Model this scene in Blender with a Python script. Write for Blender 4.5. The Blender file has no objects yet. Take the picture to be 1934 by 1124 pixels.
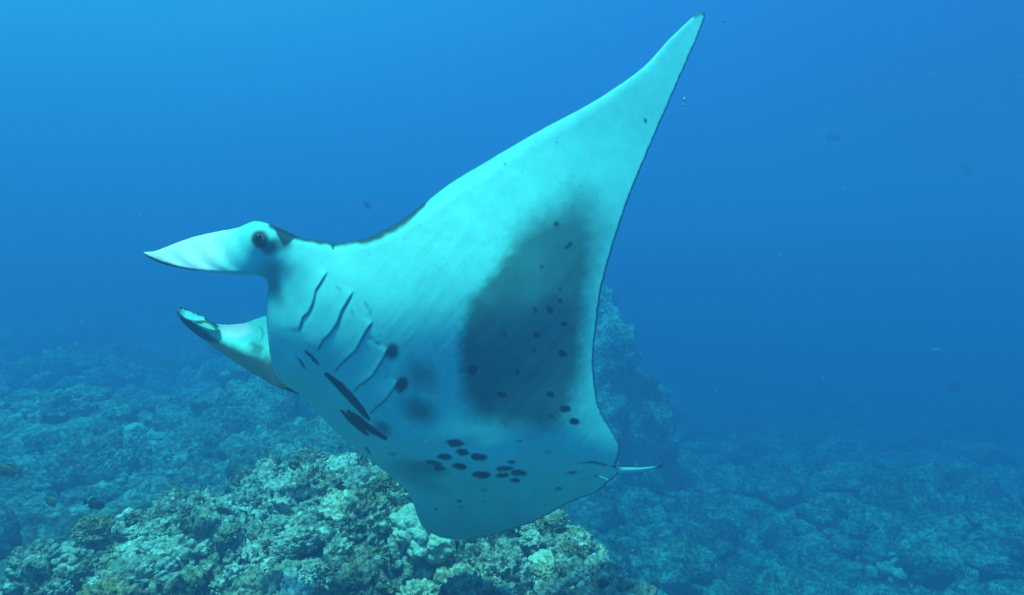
import bpy, bmesh, math, random
import numpy as np
from mathutils import Vector, Matrix
from mathutils.geometry import delaunay_2d_cdt

random.seed(7); RNG = np.random.default_rng(7)
SC = bpy.context.scene
COL = SC.collection

# ------------------------------------------------------------------ camera
F = 1260.0; CX, CY = 967.0, 562.0            # focal length in photo pixels, frame centre
PITCH = math.radians(-5.0)
cam_d = bpy.data.cameras.new('camera'); cam = bpy.data.objects.new('camera', cam_d); COL.objects.link(cam)
cam_d.sensor_width = 36; cam_d.lens = F/1934*36; cam_d.clip_start = 0.05; cam_d.clip_end = 500
cam.location = (0, 0, 0); cam.rotation_euler = (math.radians(90)+PITCH, 0, 0)
SC.camera = cam
FWD = np.array([0, math.cos(PITCH), math.sin(PITCH)]); UP = np.array([0, -math.sin(PITCH), math.cos(PITCH)]); RIGHT = np.array([1., 0, 0])

# ------------------------------------------------------------------ world: open water, bright overhead, deep blue below
W = bpy.data.worlds.new('World'); SC.world = W; W.use_nodes = True
nt = W.node_tree; nt.nodes.clear()
tc = nt.nodes.new('ShaderNodeTexCoord')
dot = nt.nodes.new('ShaderNodeVectorMath'); dot.operation = 'DOT_PRODUCT'
wdir = Vector((-0.40, 0.0, 0.917)).normalized(); dot.inputs[1].default_value = wdir
nt.links.new(tc.outputs['Generated'], dot.inputs[0])
mr = nt.nodes.new('ShaderNodeMapRange'); mr.inputs['From Min'].default_value = -1; mr.inputs['From Max'].default_value = 1
nt.links.new(dot.outputs['Value'], mr.inputs['Value'])
ramp = nt.nodes.new('ShaderNodeValToRGB'); nt.links.new(mr.outputs['Result'], ramp.inputs['Fac'])
stops = [(0.0, (0.004, 0.050, 0.055)), (0.40, (0.010, 0.080, 0.11)), (0.50, (0.013, 0.125, 0.47)), (0.575, (0.015, 0.160, 0.56)),
         (0.66, (0.018, 0.255, 0.60)), (0.80, (0.05, 0.45, 0.72)), (1.0, (0.25, 0.68, 0.72))]
cr = ramp.color_ramp; cr.interpolation = 'B_SPLINE'
cr.elements[0].position = stops[0][0]; cr.elements[0].color = (*stops[0][1], 1)
cr.elements[1].position = stops[-1][0]; cr.elements[1].color = (*stops[-1][1], 1)
for p, c in stops[1:-1]:
    e = cr.elements.new(p); e.color = (*c, 1)
bg = nt.nodes.new('ShaderNodeBackground'); bg.inputs['Strength'].default_value = 0.92
nt.links.new(ramp.outputs['Color'], bg.inputs['Color'])
wo = nt.nodes.new('ShaderNodeOutputWorld'); nt.links.new(bg.outputs['Background'], wo.inputs['Surface'])

# ------------------------------------------------------------------ sun (above, to the left and a little behind the diver)
sun_d = bpy.data.lights.new('sun', 'SUN'); sun = bpy.data.objects.new('sun', sun_d); COL.objects.link(sun)
sun_d.energy = 5.0; sun_d.angle = math.radians(10.0); sun_d.color = (0.60, 1.0, 0.74)
SUN_FROM = Vector((-0.19, -0.085, 0.978)).normalized()
sun.rotation_euler = SUN_FROM.to_track_quat('Z', 'Y').to_euler()

SC.view_settings.view_transform = 'Standard'; SC.view_settings.look = 'None'
SC.view_settings.exposure = 0.59; SC.view_settings.gamma = 1.0
SC.cycles.use_denoising = True
SC.cycles.max_bounces = 6; SC.cycles.volume_bounces = 1; SC.cycles.diffuse_bounces = 3
SC.cycles.sample_clamp_indirect = 4.0

# ------------------------------------------------------------------ helpers
def unproject(px, py, d):
    px, py, d = np.broadcast_arrays(np.asarray(px, float), np.asarray(py, float), np.asarray(d, float))
    x = (px-CX)/F*d; y = -(py-CY)/F*d
    return x[..., None]*RIGHT + y[..., None]*UP + d[..., None]*FWD

def mesh_object(name, verts, faces, mat, parent=None, smooth=True, attrs=None):
    me = bpy.data.meshes.new(name)
    verts = np.asarray(verts, np.float32)
    if isinstance(faces, np.ndarray) and faces.ndim == 2:
        n, k = faces.shape
        me.vertices.add(len(verts)); me.vertices.foreach_set('co', verts.ravel())
        me.loops.add(n*k); me.loops.foreach_set('vertex_index', faces.astype(np.int32).ravel())
        me.polygons.add(n); me.polygons.foreach_set('loop_start', np.arange(0, n*k, k, dtype=np.int32))
        me.update(calc_edges=True); me.validate()
    else:
        me.from_pydata([tuple(map(float, v)) for v in verts], [], [tuple(int(i) for i in f) for f in faces]); me.update()
    if smooth:
        me.polygons.foreach_set('use_smooth', np.ones(len(me.polygons), bool))
    for an, val in (attrs or {}).items():
        a = me.attributes.new(an, 'FLOAT', 'POINT'); a.data.foreach_set('value', np.asarray(val, np.float32))
    if mat: me.materials.append(mat)
    o = bpy.data.objects.new(name, me); COL.objects.link(o)
    if parent: o.parent = parent
    return o

def tag(o, label=None, category=None, group=None, kind=None):
    if label: o['label'] = label
    if category: o['category'] = category
    if group: o['group'] = group
    if kind: o['kind'] = kind
    return o

def empty(name, loc=(0, 0, 0)):
    o = bpy.data.objects.new(name, None); COL.objects.link(o); o.location = loc; return o

def grid_faces(nu, nv, wrap=False):
    i, j = np.meshgrid(np.arange(nu-1), np.arange(nv if wrap else nv-1), indexing='ij')
    j2 = (j+1) % nv
    return np.stack([i*nv+j, (i+1)*nv+j, (i+1)*nv+j2, i*nv+j2], -1).reshape(-1, 4)

# ---- vectorised noise
def _h(ix, iy, iz, s):
    h = (ix.astype(np.int64)*374761393 + iy.astype(np.int64)*668265263 + iz.astype(np.int64)*2147483647 + s*974634777) & 0xFFFFFFFF
    h = ((h ^ (h >> 13))*1274126177) & 0xFFFFFFFF
    h = ((h ^ (h >> 16))*2246822519) & 0xFFFFFFFF
    return (h ^ (h >> 15)) & 0xFFFFFFFF
def vnoise(P, s=0):
    """smooth value noise, about -1..1"""
    P = np.asarray(P, float)
    if P.shape[1] == 2: P = np.c_[P, np.zeros(len(P))]
    I = np.floor(P); f = P-I; I = I.astype(np.int64); u = f*f*f*(f*(f*6-15)+10)
    r = 0
    for dx in (0, 1):
        for dy in (0, 1):
            for dz in (0, 1):
                w = (u[:, 0] if dx else 1-u[:, 0])*(u[:, 1] if dy else 1-u[:, 1])*(u[:, 2] if dz else 1-u[:, 2])
                r = r + w*(_h(I[:, 0]+dx, I[:, 1]+dy, I[:, 2]+dz, s)/2147483648.0-1)
    return r
def fbm(P, octs=4, s=0, gain=0.5):
    P = np.asarray(P, float); a = 1; t = 0; n = 0
    for k in range(octs):
        t = t+a*vnoise(P*(2.03**k)+17.3*k, s+k); n += a; a *= gain
    return t/n*1.5
def worley(P, s=0):
    """distance to nearest cell point, and that cell's random number"""
    P = np.asarray(P, float); d3 = P.shape[1] == 3
    I = np.floor(P).astype(np.int64); best = np.full(len(P), 9.0); cid = np.zeros(len(P))
    for dx in (-1, 0, 1):
        for dy in (-1, 0, 1):
            for dz in ((-1, 0, 1) if d3 else (0,)):
                cx, cy = I[:, 0]+dx, I[:, 1]+dy; cz = I[:, 2]+dz if d3 else np.zeros_like(cx)
                q = (_h(cx, cy, cz, s)/4294967296.0+cx-P[:, 0])**2+(_h(cx, cy, cz, s+1)/4294967296.0+cy-P[:, 1])**2
                if d3: q = q+(_h(cx, cy, cz, s+2)/4294967296.0+cz-P[:, 2])**2
                m = q < best; best = np.where(m, q, best); cid = np.where(m, _h(cx, cy, cz, s+3)/4294967296.0, cid)
    return np.sqrt(best), cid
def cap(d, r): return np.sqrt(np.clip(r*r-d*d, 0, None))
def sstep(a, b, x):
    t = np.clip((x-a)/(b-a), 0, 1); return t*t*(3-2*t)
def polyline_dist(P, L):
    """distance to an open polyline, signed side, and arc position 0..1"""
    P = np.asarray(P, float); L = np.asarray(L, float)
    seg = np.linalg.norm(np.diff(L, axis=0), axis=1); cum = np.r_[0, np.cumsum(seg)]
    bd = np.full(len(P), 1e9); side = np.zeros(len(P)); pos = np.zeros(len(P))
    for k in range(len(L)-1):
        a, b = L[k], L[k+1]; ab = b-a; t = np.clip(((P-a)@ab)/(ab@ab), 0, 1)
        q = a+t[:, None]*ab; d = np.linalg.norm(P-q, axis=1); m = d < bd
        cr_ = ab[0]*(P[:, 1]-a[1])-ab[1]*(P[:, 0]-a[0])
        bd = np.where(m, d, bd); side = np.where(m, np.sign(cr_), side); pos = np.where(m, (cum[k]+t*seg[k])/cum[-1], pos)
    return bd, side, pos
def poly_sdf(P, poly):
    """signed distance to a closed polygon, positive inside"""
    P = np.asarray(P, float); poly = np.asarray(poly, float)
    d, _, _ = polyline_dist(P, np.vstack([poly, poly[:1]]))
    ins = np.zeros(len(P), bool); n = len(poly)
    for i in range(n):
        a, b = poly[i], poly[(i+1) % n]
        if a[1] == b[1]: continue
        c = ((a[1] > P[:, 1]) != (b[1] > P[:, 1])) & (P[:, 0] < (b[0]-a[0])*(P[:, 1]-a[1])/(b[1]-a[1])+a[0])
        ins ^= c
    return np.where(ins, d, -d)

# ------------------------------------------------------------------ materials
def new_mat(name):
    m = bpy.data.materials.new(name); m.use_nodes = True
    n = m.node_tree; b = n.nodes['Principled BSDF']; return m, n, b
def skin_material():
    m, n, b = new_mat('manta_skin')
    at = n.nodes.new('ShaderNodeAttribute'); at.attribute_name = 'pigment'
    tco = n.nodes.new('ShaderNodeTexCoord')
    no = n.nodes.new('ShaderNodeTexNoise'); no.inputs['Scale'].default_value = 9; no.inputs['Detail'].default_value = 6; no.inputs['Roughness'].default_value = 0.65
    n.links.new(tco.outputs['Object'], no.inputs['Vector'])
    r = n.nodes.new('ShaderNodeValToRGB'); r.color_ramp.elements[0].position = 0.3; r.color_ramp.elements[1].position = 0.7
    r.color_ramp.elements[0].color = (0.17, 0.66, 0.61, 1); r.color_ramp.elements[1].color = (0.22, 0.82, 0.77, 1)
    nb_ = n.nodes.new('ShaderNodeTexNoise'); nb_.inputs['Scale'].default_value = 48; nb_.inputs['Detail'].default_value = 5; nb_.inputs['Roughness'].default_value = 0.7
    n.links.new(tco.outputs['Object'], nb_.inputs['Vector'])
    av = n.nodes.new('ShaderNodeMix'); av.inputs['Factor'].default_value = 0.4; n.links.new(no.outputs['Fac'], av.inputs['A']); n.links.new(nb_.outputs['Fac'], av.inputs['B'])
    n.links.new(av.outputs['Result'], r.inputs['Fac'])
    mx = n.nodes.new('ShaderNodeMix'); mx.data_type = 'RGBA'
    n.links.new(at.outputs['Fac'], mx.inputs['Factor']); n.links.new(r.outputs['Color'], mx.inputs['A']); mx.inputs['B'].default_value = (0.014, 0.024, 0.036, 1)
    aw = n.nodes.new('ShaderNodeAttribute'); aw.attribute_name = 'painted_glare'  # whitens the head fins to stand in for their burnt-out highlight
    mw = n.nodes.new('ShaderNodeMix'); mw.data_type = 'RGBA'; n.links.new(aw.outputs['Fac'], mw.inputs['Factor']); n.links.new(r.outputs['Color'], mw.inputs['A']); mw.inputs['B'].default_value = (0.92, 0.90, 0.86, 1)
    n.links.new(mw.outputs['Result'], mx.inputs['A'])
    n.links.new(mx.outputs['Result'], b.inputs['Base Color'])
    b.inputs['Roughness'].default_value = 0.5; b.inputs['Specular IOR Level'].default_value = 0.12
    n2 = n.nodes.new('ShaderNodeTexNoise'); n2.inputs['Scale'].default_value = 130; n2.inputs['Detail'].default_value = 3
    mp = n.nodes.new('ShaderNodeMapping'); mp.inputs['Scale'].default_value = (1, 1, 1.8); mp.inputs['Rotation'].default_value = (0, 0.6, 0)
    n.links.new(tco.outputs['Object'], mp.inputs['Vector']); n.links.new(mp.outputs['Vector'], n2.inputs['Vector'])
    bp = n.nodes.new('ShaderNodeBump'); bp.inputs['Strength'].default_value = 0.11; bp.inputs['Distance'].default_value = 0.01
    n.links.new(n2.outputs['Fac'], bp.inputs['Height']); n.links.new(bp.outputs['Normal'], b.inputs['Normal'])
    return m
def reef_material(name, lo, mid, hi, accent, scale=1.0, bump=0.6):
    m, n, b = new_mat(name)
    geo = n.nodes.new('ShaderNodeNewGeometry')
    oi = n.nodes.new('ShaderNodeObjectInfo')
    n1 = n.nodes.new('ShaderNodeTexNoise'); n1.inputs['Scale'].default_value = 3.1*scale; n1.inputs['Detail'].default_value = 9; n1.inputs['Roughness'].default_value = 0.7
    n2 = n.nodes.new('ShaderNodeTexNoise'); n2.inputs['Scale'].default_value = 26*scale; n2.inputs['Detail'].default_value = 6; n2.inputs['Roughness'].default_value = 0.7
    n3 = n.nodes.new('ShaderNodeTexNoise'); n3.inputs['Scale'].default_value = 1.3*scale; n3.inputs['Detail'].default_value = 4
    vo = n.nodes.new('ShaderNodeTexVoronoi'); vo.inputs['Scale'].default_value = 38*scale
    for k in (n1, n2, n3, vo): n.links.new(geo.outputs['Position'], k.inputs['Vector'])
    ad = n.nodes.new('ShaderNodeMath'); ad.operation = 'MULTIPLY_ADD'; ad.inputs[1].default_value = 0.55
    n.links.new(n2.outputs['Fac'], ad.inputs[0])
    m2 = n.nodes.new('ShaderNodeMath'); m2.operation = 'MULTIPLY'; m2.inputs[1].default_value = 0.5; n.links.new(n1.outputs['Fac'], m2.inputs[0])
    n.links.new(m2.outputs[0], ad.inputs[2])
    rp = n.nodes.new('ShaderNodeValToRGB'); e = rp.color_ramp.elements
    e[0].position = 0.42; e[0].color = (*lo, 1); e[1].position = 0.64; e[1].color = (*hi, 1)
    k = e.new(0.52); k.color = (*mid, 1)
    n.links.new(ad.outputs[0], rp.inputs['Fac'])
    ar = n.nodes.new('ShaderNodeMapRange'); ar.inputs['From Min'].default_value = 0.50; ar.inputs['From Max'].default_value = 0.66; ar.inputs['To Max'].default_value = 0.8
    n.links.new(n3.outputs['Fac'], ar.inputs['Value'])
    mx = n.nodes.new('ShaderNodeMix'); mx.data_type = 'RGBA'; mx.blend_type = 'MIX'
    n.links.new(ar.outputs['Result'], mx.inputs['Factor']); n.links.new(rp.outputs['Color'], mx.inputs['A'])
    ac = n.nodes.new('ShaderNodeMix'); ac.data_type = 'RGBA'; ac.blend_type = 'MULTIPLY'; ac.inputs['Factor'].default_value = 1
    n.links.new(rp.outputs['Color'], ac.inputs['A']); ac.inputs['B'].default_value = (*accent, 1)
    n.links.new(ac.outputs['Result'], mx.inputs['B'])
    hs = n.nodes.new('ShaderNodeHueSaturation'); n.links.new(mx.outputs['Result'], hs.inputs['Color'])
    vr = n.nodes.new('ShaderNodeMapRange'); vr.inputs['To Min'].default_value = 0.8; vr.inputs['To Max'].default_value = 1.35
    n.links.new(oi.outputs['Random'], vr.inputs['Value']); n.links.new(vr.outputs['Result'], hs.inputs['Value'])
    n.links.new(hs.outputs['Color'], b.inputs['Base Color'])
    b.inputs['Roughness'].default_value = 0.9; b.inputs['Specular IOR Level'].default_value = 0.1
    bsum = n.nodes.new('ShaderNodeMath'); bsum.operation = 'SUBTRACT'
    n.links.new(n2.outputs['Fac'], bsum.inputs[0]); n.links.new(vo.outputs['Distance'], bsum.inputs[1])
    bp = n.nodes.new('ShaderNodeBump'); bp.inputs['Strength'].default_value = bump; bp.inputs['Distance'].default_value = 0.025/scale
    n.links.new(bsum.outputs[0], bp.inputs['Height']); n.links.new(bp.outputs['Normal'], b.inputs['Normal'])
    return m
def plain_material(name, c1, c2, scale=8, rough=0.6, spec=0.2):
    m, n, b = new_mat(name)
    tco = n.nodes.new('ShaderNodeTexCoord'); no = n.nodes.new('ShaderNodeTexNoise'); no.inputs['Scale'].default_value = scale; no.inputs['Detail'].default_value = 4
    n.links.new(tco.outputs['Object'], no.inputs['Vector'])
    rp = n.nodes.new('ShaderNodeValToRGB'); rp.color_ramp.elements[0].color = (*c1, 1); rp.color_ramp.elements[1].color = (*c2, 1)
    rp.color_ramp.elements[0].position = 0.35; rp.color_ramp.elements[1].position = 0.65
    n.links.new(no.outputs['Fac'], rp.inputs['Fac']); n.links.new(rp.outputs['Color'], b.inputs['Base Color'])
    b.inputs['Roughness'].default_value = rough; b.inputs['Specular IOR Level'].default_value = spec
    return m

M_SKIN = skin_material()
M_ROCK = reef_material('reef_rock', (0.04, 0.035, 0.025), (0.31, 0.30, 0.23), (0.82, 0.81, 0.72), (1.0, 0.86, 0.62))
M_CORAL = reef_material('lobe_coral', (0.16, 0.15, 0.10), (0.36, 0.36, 0.28), (0.80, 0.80, 0.72), (1.0, 0.94, 0.75), 1.2, 0.5)
M_BROWN = reef_material('brown_coral', (0.06, 0.05, 0.03), (0.23, 0.21, 0.15), (0.60, 0.55, 0.44), (1.0, 0.75, 0.4), 1.2, 0.6)
M_PALE = reef_material('pale_coral', (0.28, 0.30, 0.23), (0.48, 0.50, 0.40), (0.70, 0.70, 0.58), (1.0, 0.95, 0.8), 1.3, 0.4)
M_FAR = reef_material('seabed_reef', (0.03, 0.035, 0.03), (0.20, 0.21, 0.16), (0.70, 0.70, 0.58), (0.4, 0.38, 0.3), 0.5, 0.8)
M_SAND = plain_material('sand', (0.36, 0.35, 0.29), (0.50, 0.48, 0.41), 6, 0.95, 0.1)
M_EYE = plain_material('eye', (0.004, 0.004, 0.005), (0.01, 0.01, 0.012), 8, 0.15, 0.5)
M_SPECK = plain_material('plankton', (0.35, 0.35, 0.33), (0.55, 0.55, 0.5), 3, 0.8, 0.1)

# ------------------------------------------------------------------ the reef
MOUND = np.array([(-4.6, 1.0), (-4.2, 2.9), (-3.25, 3.85), (-2.95, 4.55), (-2.6, 5.25), (-2.15, 5.75), (-1.6, 5.95), (-0.9, 5.95), (-0.2, 5.4), (0.42, 5.0), (0.68, 4.55), (0.80, 4.0), (0.88, 3.5), (1.1, 2.6), (1.3, 1.0)])
def mound_base(P):
    s = poly_sdf(P, MOUND) + 0.16*fbm(P*1.6, 3, 40)
    z = -2.02 - 3.1*sstep(0.30, -1.15, s) + 0.07*fbm(P*0.55, 2, 43)
    return z, s
def mound_height(P):
    z, s = mound_base(P)
    w = P + 0.10*np.c_[fbm(P*2.2, 3, 60), fbm(P*2.2, 3, 70)]
    d1, c1 = worley(w*1.9, 11); d2, c2 = worley(w*4.6, 21)
    z = z + 0.30*(cap(d1, 0.8)-0.45)*(0.3+1.0*c1) + 0.22*(cap(d2, 0.75)-0.4)*(0.2+1.2*c2)
    pit = sstep(0.40, 0.70, fbm(w*1.7, 3, 90)); d7, _ = worley(w*2.7, 95)
    z = z-0.40*pit-0.32*sstep(0.46, 0.76, d7)
    return z
def seabed_height(P):
    x, y = P[:, 0], P[:, 1]
    r = sstep(-3.0, 3.5, x)
    z = -3.35*(1-r)-5.3*r-(0.06*(1-r)+0.135*r)*np.clip(y-8, 0, None)
    z = z + 0.55*fbm(P*0.13, 3, 101) + 0.55*fbm(P*0.42, 3, 111)
    w = P+0.5*np.c_[fbm(P*0.5, 3, 121), fbm(P*0.5, 3, 131)]
    d1, c1 = worley(w*0.42, 141); z = z+0.9*(0.5-d1)*(0.2+c1)
    d2, c2 = worley(w*1.15, 151); z = z+0.42*(0.5-d2)*(0.2+c2)
    return z

def build_seabed():
    na, nr = 720, 450
    a = np.radians(np.linspace(-52, 52, na)); r = np.exp(np.linspace(math.log(3.0), math.log(170), nr))
    A, R = np.meshgrid(a, r, indexing='ij'); P = np.c_[(R*np.sin(A)).ravel(), (R*np.cos(A)).ravel()]
    z = seabed_height(P)
    near = np.exp(-np.linalg.norm(P, axis=1)/22)
    w = P+0.12*np.c_[fbm(P*2, 2, 161), fbm(P*2, 2, 171)]
    d3, c3 = worley(w*3.6, 181); d4, c4 = worley(w*8.5, 191)
    z = z + 0.34*(cap(d3, 0.75)-0.4)*(0.1+1.2*c3) + (0.3+near)*0.17*(cap(d4, 0.75)-0.4)*(0.2+c4) + 0.05*fbm(P*5, 3, 201)
    V = np.c_[P, z]; wx = 0.10*np.c_[fbm(V*2.5, 2, 211), fbm(V*2.5, 2, 221)]; V[:, :2] += wx*near[:, None]
    o = mesh_object('seabed', V, grid_faces(na, nr)[:, ::-1], M_FAR); tag(o, kind='structure'); return o
seabed = build_seabed()

def build_mound():
    nx, ny = 620, 540
    X, Y = np.meshgrid(np.linspace(-5.2, 2.6, nx), np.linspace(1.6, 7.6, ny), indexing='ij'); P = np.c_[X.ravel(), Y.ravel()]
    z = mound_height(P)
    V = np.c_[P, z]
    # sideways and outward relief, so that ledges overhang
    Q = V*np.array([1, 1, 1.6])
    V[:, 0] += 0.075*fbm(Q*4.3, 3, 231); V[:, 1] += 0.075*fbm(Q*4.3, 3, 241); V[:, 2] += 0.06*fbm(Q*4.0, 3, 251)
    d5, c5 = worley(V*10.5, 261); dh, ch = worley(V[:, :2]*4.4+0.1*np.c_[vnoise(V*9, 7), vnoise(V*9, 8)], 291); d6, c6 = worley(V*23, 271)
    G = V.reshape(nx, ny, 3); gx = np.gradient(G, axis=0); gy = np.gradient(G, axis=1); N = np.cross(gx, gy); N /= np.linalg.norm(N, axis=2, keepdims=True)+1e-9
    V += N.reshape(-1, 3)*(0.150*(cap(d5, 0.72)-0.4)*(0.1+1.2*c5)+0.068*(cap(d6, 0.72)-0.4)*(0.2+c6)+0.010*fbm(V*35, 2, 281))[:, None]
    V[:, 2] -= 0.16*sstep(0.50, 0.15, dh)*(ch > 0.72)
    o = mesh_object('reef_mound', V, grid_faces(nx, ny), M_ROCK)
    tag(o, kind='structure'); return o
mound = build_mound()

# ---- coral colony shapes
def ico(sub):
    bm = bmesh.new(); bmesh.ops.create_icosphere(bm, subdivisions=sub, radius=1)
    V = np.array([v.co[:] for v in bm.verts]); Fc = np.array([[v.index for v in f.verts] for f in bm.faces]); bm.free(); return V, Fc
ICO = {k: ico(k) for k in (2, 3, 4, 5, 6)}
def colony(style, seed, sub=6):
    V0, Fc = ICO[sub]; off = seed*7.31
    V = V0*np.array([1, 1, 0.72])
    V = V*(1+0.22*fbm(V0*1.3+off, 3, seed))[:, None]
    if style == 'lobe':           # smooth fat knobs
        d, c = worley(V0*2.3+off, seed); V += V0*(0.62*(cap(d, 0.72)-0.35)*(0.6+0.6*c))[:, None]
        d, c = worley(V*6+off, seed+5); V += V0*(0.06*(0.5-d))[:, None]
    elif style == 'finger':       # dense small fingers
        d, c = worley(V0*3.3+off, seed); V += (V0+np.array([0, 0, 0.35]))*(0.55*(cap(d, 0.66)-0.3)*(0.45+0.8*c))[:, None]
        d, c = worley(V*7.5+off, seed+8); V += V0*(0.12*(cap(d, 0.7)-0.35)*(0.4+0.9*c))[:, None]
        V += V0*(0.03*fbm(V*9+off, 2, seed+3))[:, None]
    elif style == 'rubble':       # eroded, pitted rock crust
        d, c = worley(V0*2.8+off+0.2*np.c_[vnoise(V0*5, 1), vnoise(V0*5, 2), vnoise(V0*5, 3)], seed)
        V += V0*(0.5*(d-0.45))[:, None]
        d, c = worley(V*6.5+off, seed+9); V += V0*(0.26*(cap(d, 0.7)-0.35)*(0.3+c))[:, None]
        V += V0*(0.08*fbm(V*9+off, 3, seed+4))[:, None]
    elif style == 'brain':        # smooth dome
        V = V0*np.array([1, 1, 0.7])*(1+0.10*fbm(V0*1.8+off, 3, seed))[:, None]
        d, c = worley(V*9+off, seed+5); V += V0*(0.035*(0.5-d))[:, None]
    return V, Fc
PROTO = {}
for st, mats in (('lobe', (M_CORAL, M_PALE)), ('finger', (M_CORAL, M_BROWN)), ('rubble', (M_ROCK, M_BROWN))):
    for k in range(4):
        V, Fc = colony(st, 3+k*5+len(st)*13)
        o = mesh_object('coral_colony', V, Fc, mats[k % 2]); PROTO[(st, k)] = o.data; bpy.data.objects.remove(o)
V, Fc = colony('brain', 91); o = mesh_object('coral_colony', V, Fc, M_PALE); PROTO[('brain', 0)] = o.data; bpy.data.objects.remove(o)

def place_colony(name, key, loc, size, rz, label, group=None, tilt=(0, 0), category='coral'):
    o = bpy.data.objects.new(name, PROTO[key]); COL.objects.link(o)
    o.location = loc; o.scale = size; o.rotation_euler = (tilt[0], tilt[1], rz)
    return tag(o, label, category, group)

# colonies crowding the near reef, largest first; kept off the drop-off
cand = np.c_[RNG.uniform(-4.2, 1.5, 2600), RNG.uniform(2.4, 6.3, 2600)]
zb, s_in = mound_base(cand); zc = mound_height(cand)
vis = np.abs(cand[:, 0]) < cand[:, 1]*0.84
kept = []
for (x, y), s, z, v, b_ in zip(cand, s_in, zc, vis, zb):
    if s < -0.10 or not v or z < b_-0.16: continue
    rad = float(np.clip(RNG.lognormal(math.log(0.105), 0.42), 0.06, 0.24))
    if any((x-a)**2+(y-b)**2 < (0.62*(rad+r_))**2 for a, b, r_, _ in kept): continue
    kept.append((x, y, rad, z))
    if len(kept) >= 290: break
ZX = [(150, 'at the left frame edge'), (330, 'below the hovering fish'), (520, 'below the manta head'), (720, 'below the manta gills'), (860, 'below the manta belly'), (1010, 'below the manta lower wing'), (9999, 'below the manta tail')]
ZY = [(960, 'reef crest'), (1040, 'reef flank'), (9999, 'reef foot')]
RANK = ['largest', 'second largest', 'third largest', 'fourth largest', 'fifth largest', 'sixth largest', 'seventh largest', 'eighth largest', 'ninth largest', 'tenth largest', 'eleventh largest', 'twelfth largest', 'thirteenth largest', 'fourteenth largest', 'fifteenth largest', 'sixteenth largest', 'seventeenth largest', 'eighteenth largest', 'nineteenth largest', 'twentieth largest', 'twenty-first largest', 'twenty-second largest', 'twenty-third largest', 'twenty-fourth largest', 'twenty-fifth largest', 'twenty-sixth largest', 'twenty-seventh largest', 'twenty-eighth largest', 'twenty-ninth largest', 'thirtieth largest']
KINDS = {'finger': ('finger_coral', 'knobbly finger coral'), 'lobe': ('lobe_coral', 'smooth lobed coral'), 'rubble': ('coral_rock', 'pitted coral rock')}
zones = {}
for x, y, rad, z in kept:
    u = random.random(); st = 'finger' if u < 0.45 else ('lobe' if u < 0.62 else 'rubble')
    v = np.array([x, y, z]); d = float(v@FWD); px, py = CX+float(v@RIGHT)/d*F, CY-float(v@UP)/d*F
    zones.setdefault((st, next(t for k, t in ZY if py < k), next(t for k, t in ZX if px < k)), []).append((rad/d, x, y, z, rad))
for (st, row, colm), lst in zones.items():
    lst.sort(reverse=True)
    for k, (_, x, y, z, rad) in enumerate(lst):
        nm, word = KINDS[st]; rank = (RANK[min(k, 29)]+' ') if len(lst) > 1 else ''
        lab = rank+word+' on the near '+row+' '+colm
        place_colony(nm, (st, random.randrange(4)), (x, y, z-0.10*rad), (rad*random.uniform(.85, 1.25), rad*random.uniform(.85, 1.25), rad*random.uniform(.75, 1.15)), random.uniform(0, 6.28),
                     lab, 'coral clumps crowding the near reef', (random.uniform(-.35, .35), random.uniform(-.35, .35)))

def ground_hit(px, py, fn, t0=3.0, t1=60):
    t = np.linspace(t0, t1, 1500); p = unproject(px, py, t); z = fn(p[:, :2]); k = int(np.argmax(p[:, 2] < z)); return p[k]
# colonies one can point to
for px, py, key, wpx, hpx, lab, fn in [
    (635, 905, ('lobe', 0), 88, 70, 'big pale cluster of smooth lobes on the crest of the near reef', mound_height),
    (975, 1050, ('lobe', 2), 70, 62, 'pale rounded coral head directly below the manta lower wing tip', mound_height),
    (300, 1040, ('lobe', 1), 52, 46, 'pale domed coral head low on the near reef slope', mound_height)]:
    p = ground_hit(px, py, mound_height); d = float(p@FWD); r = wpx/2/F*d
    place_colony('lobe_coral', key, p+np.array([0, 0, 0.2*r]), (r, r, hpx/wpx*r*1.2), 0.6, lab)
for px, py, key, wpx, lab in [
    (248, 808, ('brain', 0), 48, 'pale round coral dome alone on the hazy reef flat'),
    (140, 885, ('brain', 0), 40, 'small pale dome coral on the hazy flat above the swimming fish'),
    (1335, 825, ('lobe', 3), 120, 'wide coral ledge at the foot of the tall outcrop behind the tail'),
    (1500, 850, ('finger', 1), 110, 'broad hazy coral hump beyond the manta tail'),
    (1585, 985, ('lobe', 2), 150, 'broad coral mass on the deep slope'),
    (1710, 1080, ('lobe', 0), 110, 'pale coral head on the deep slope at the bottom frame edge'),
    (1770, 1030, ('finger', 0), 90, 'hazy finger coral head above the pale head on the deep slope'),
    (1850, 830, ('finger', 2), 160, 'dim far coral hump on the horizon of the deep slope'),
    (110, 770, ('finger', 3), 110, 'dim coral mound on the far hazy flat beneath open water'),
    (330, 865, ('finger', 2), 80, 'hazy finger coral mass just behind the near reef crest')]:
    p = ground_hit(px, py, seabed_height, 5); d = float(p@FWD); r = wpx/2/F*d
    o = place_colony('far_coral', key, p-np.array([0, 0, 0.25*r]), (r, r, r*0.9), random.uniform(0, 6), lab)
    if 'pale' not in lab or 'ledge' in lab or 'mass' in lab: o.material_slots[0].link = 'OBJECT'; o.material_slots[0].material = M_FAR

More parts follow.
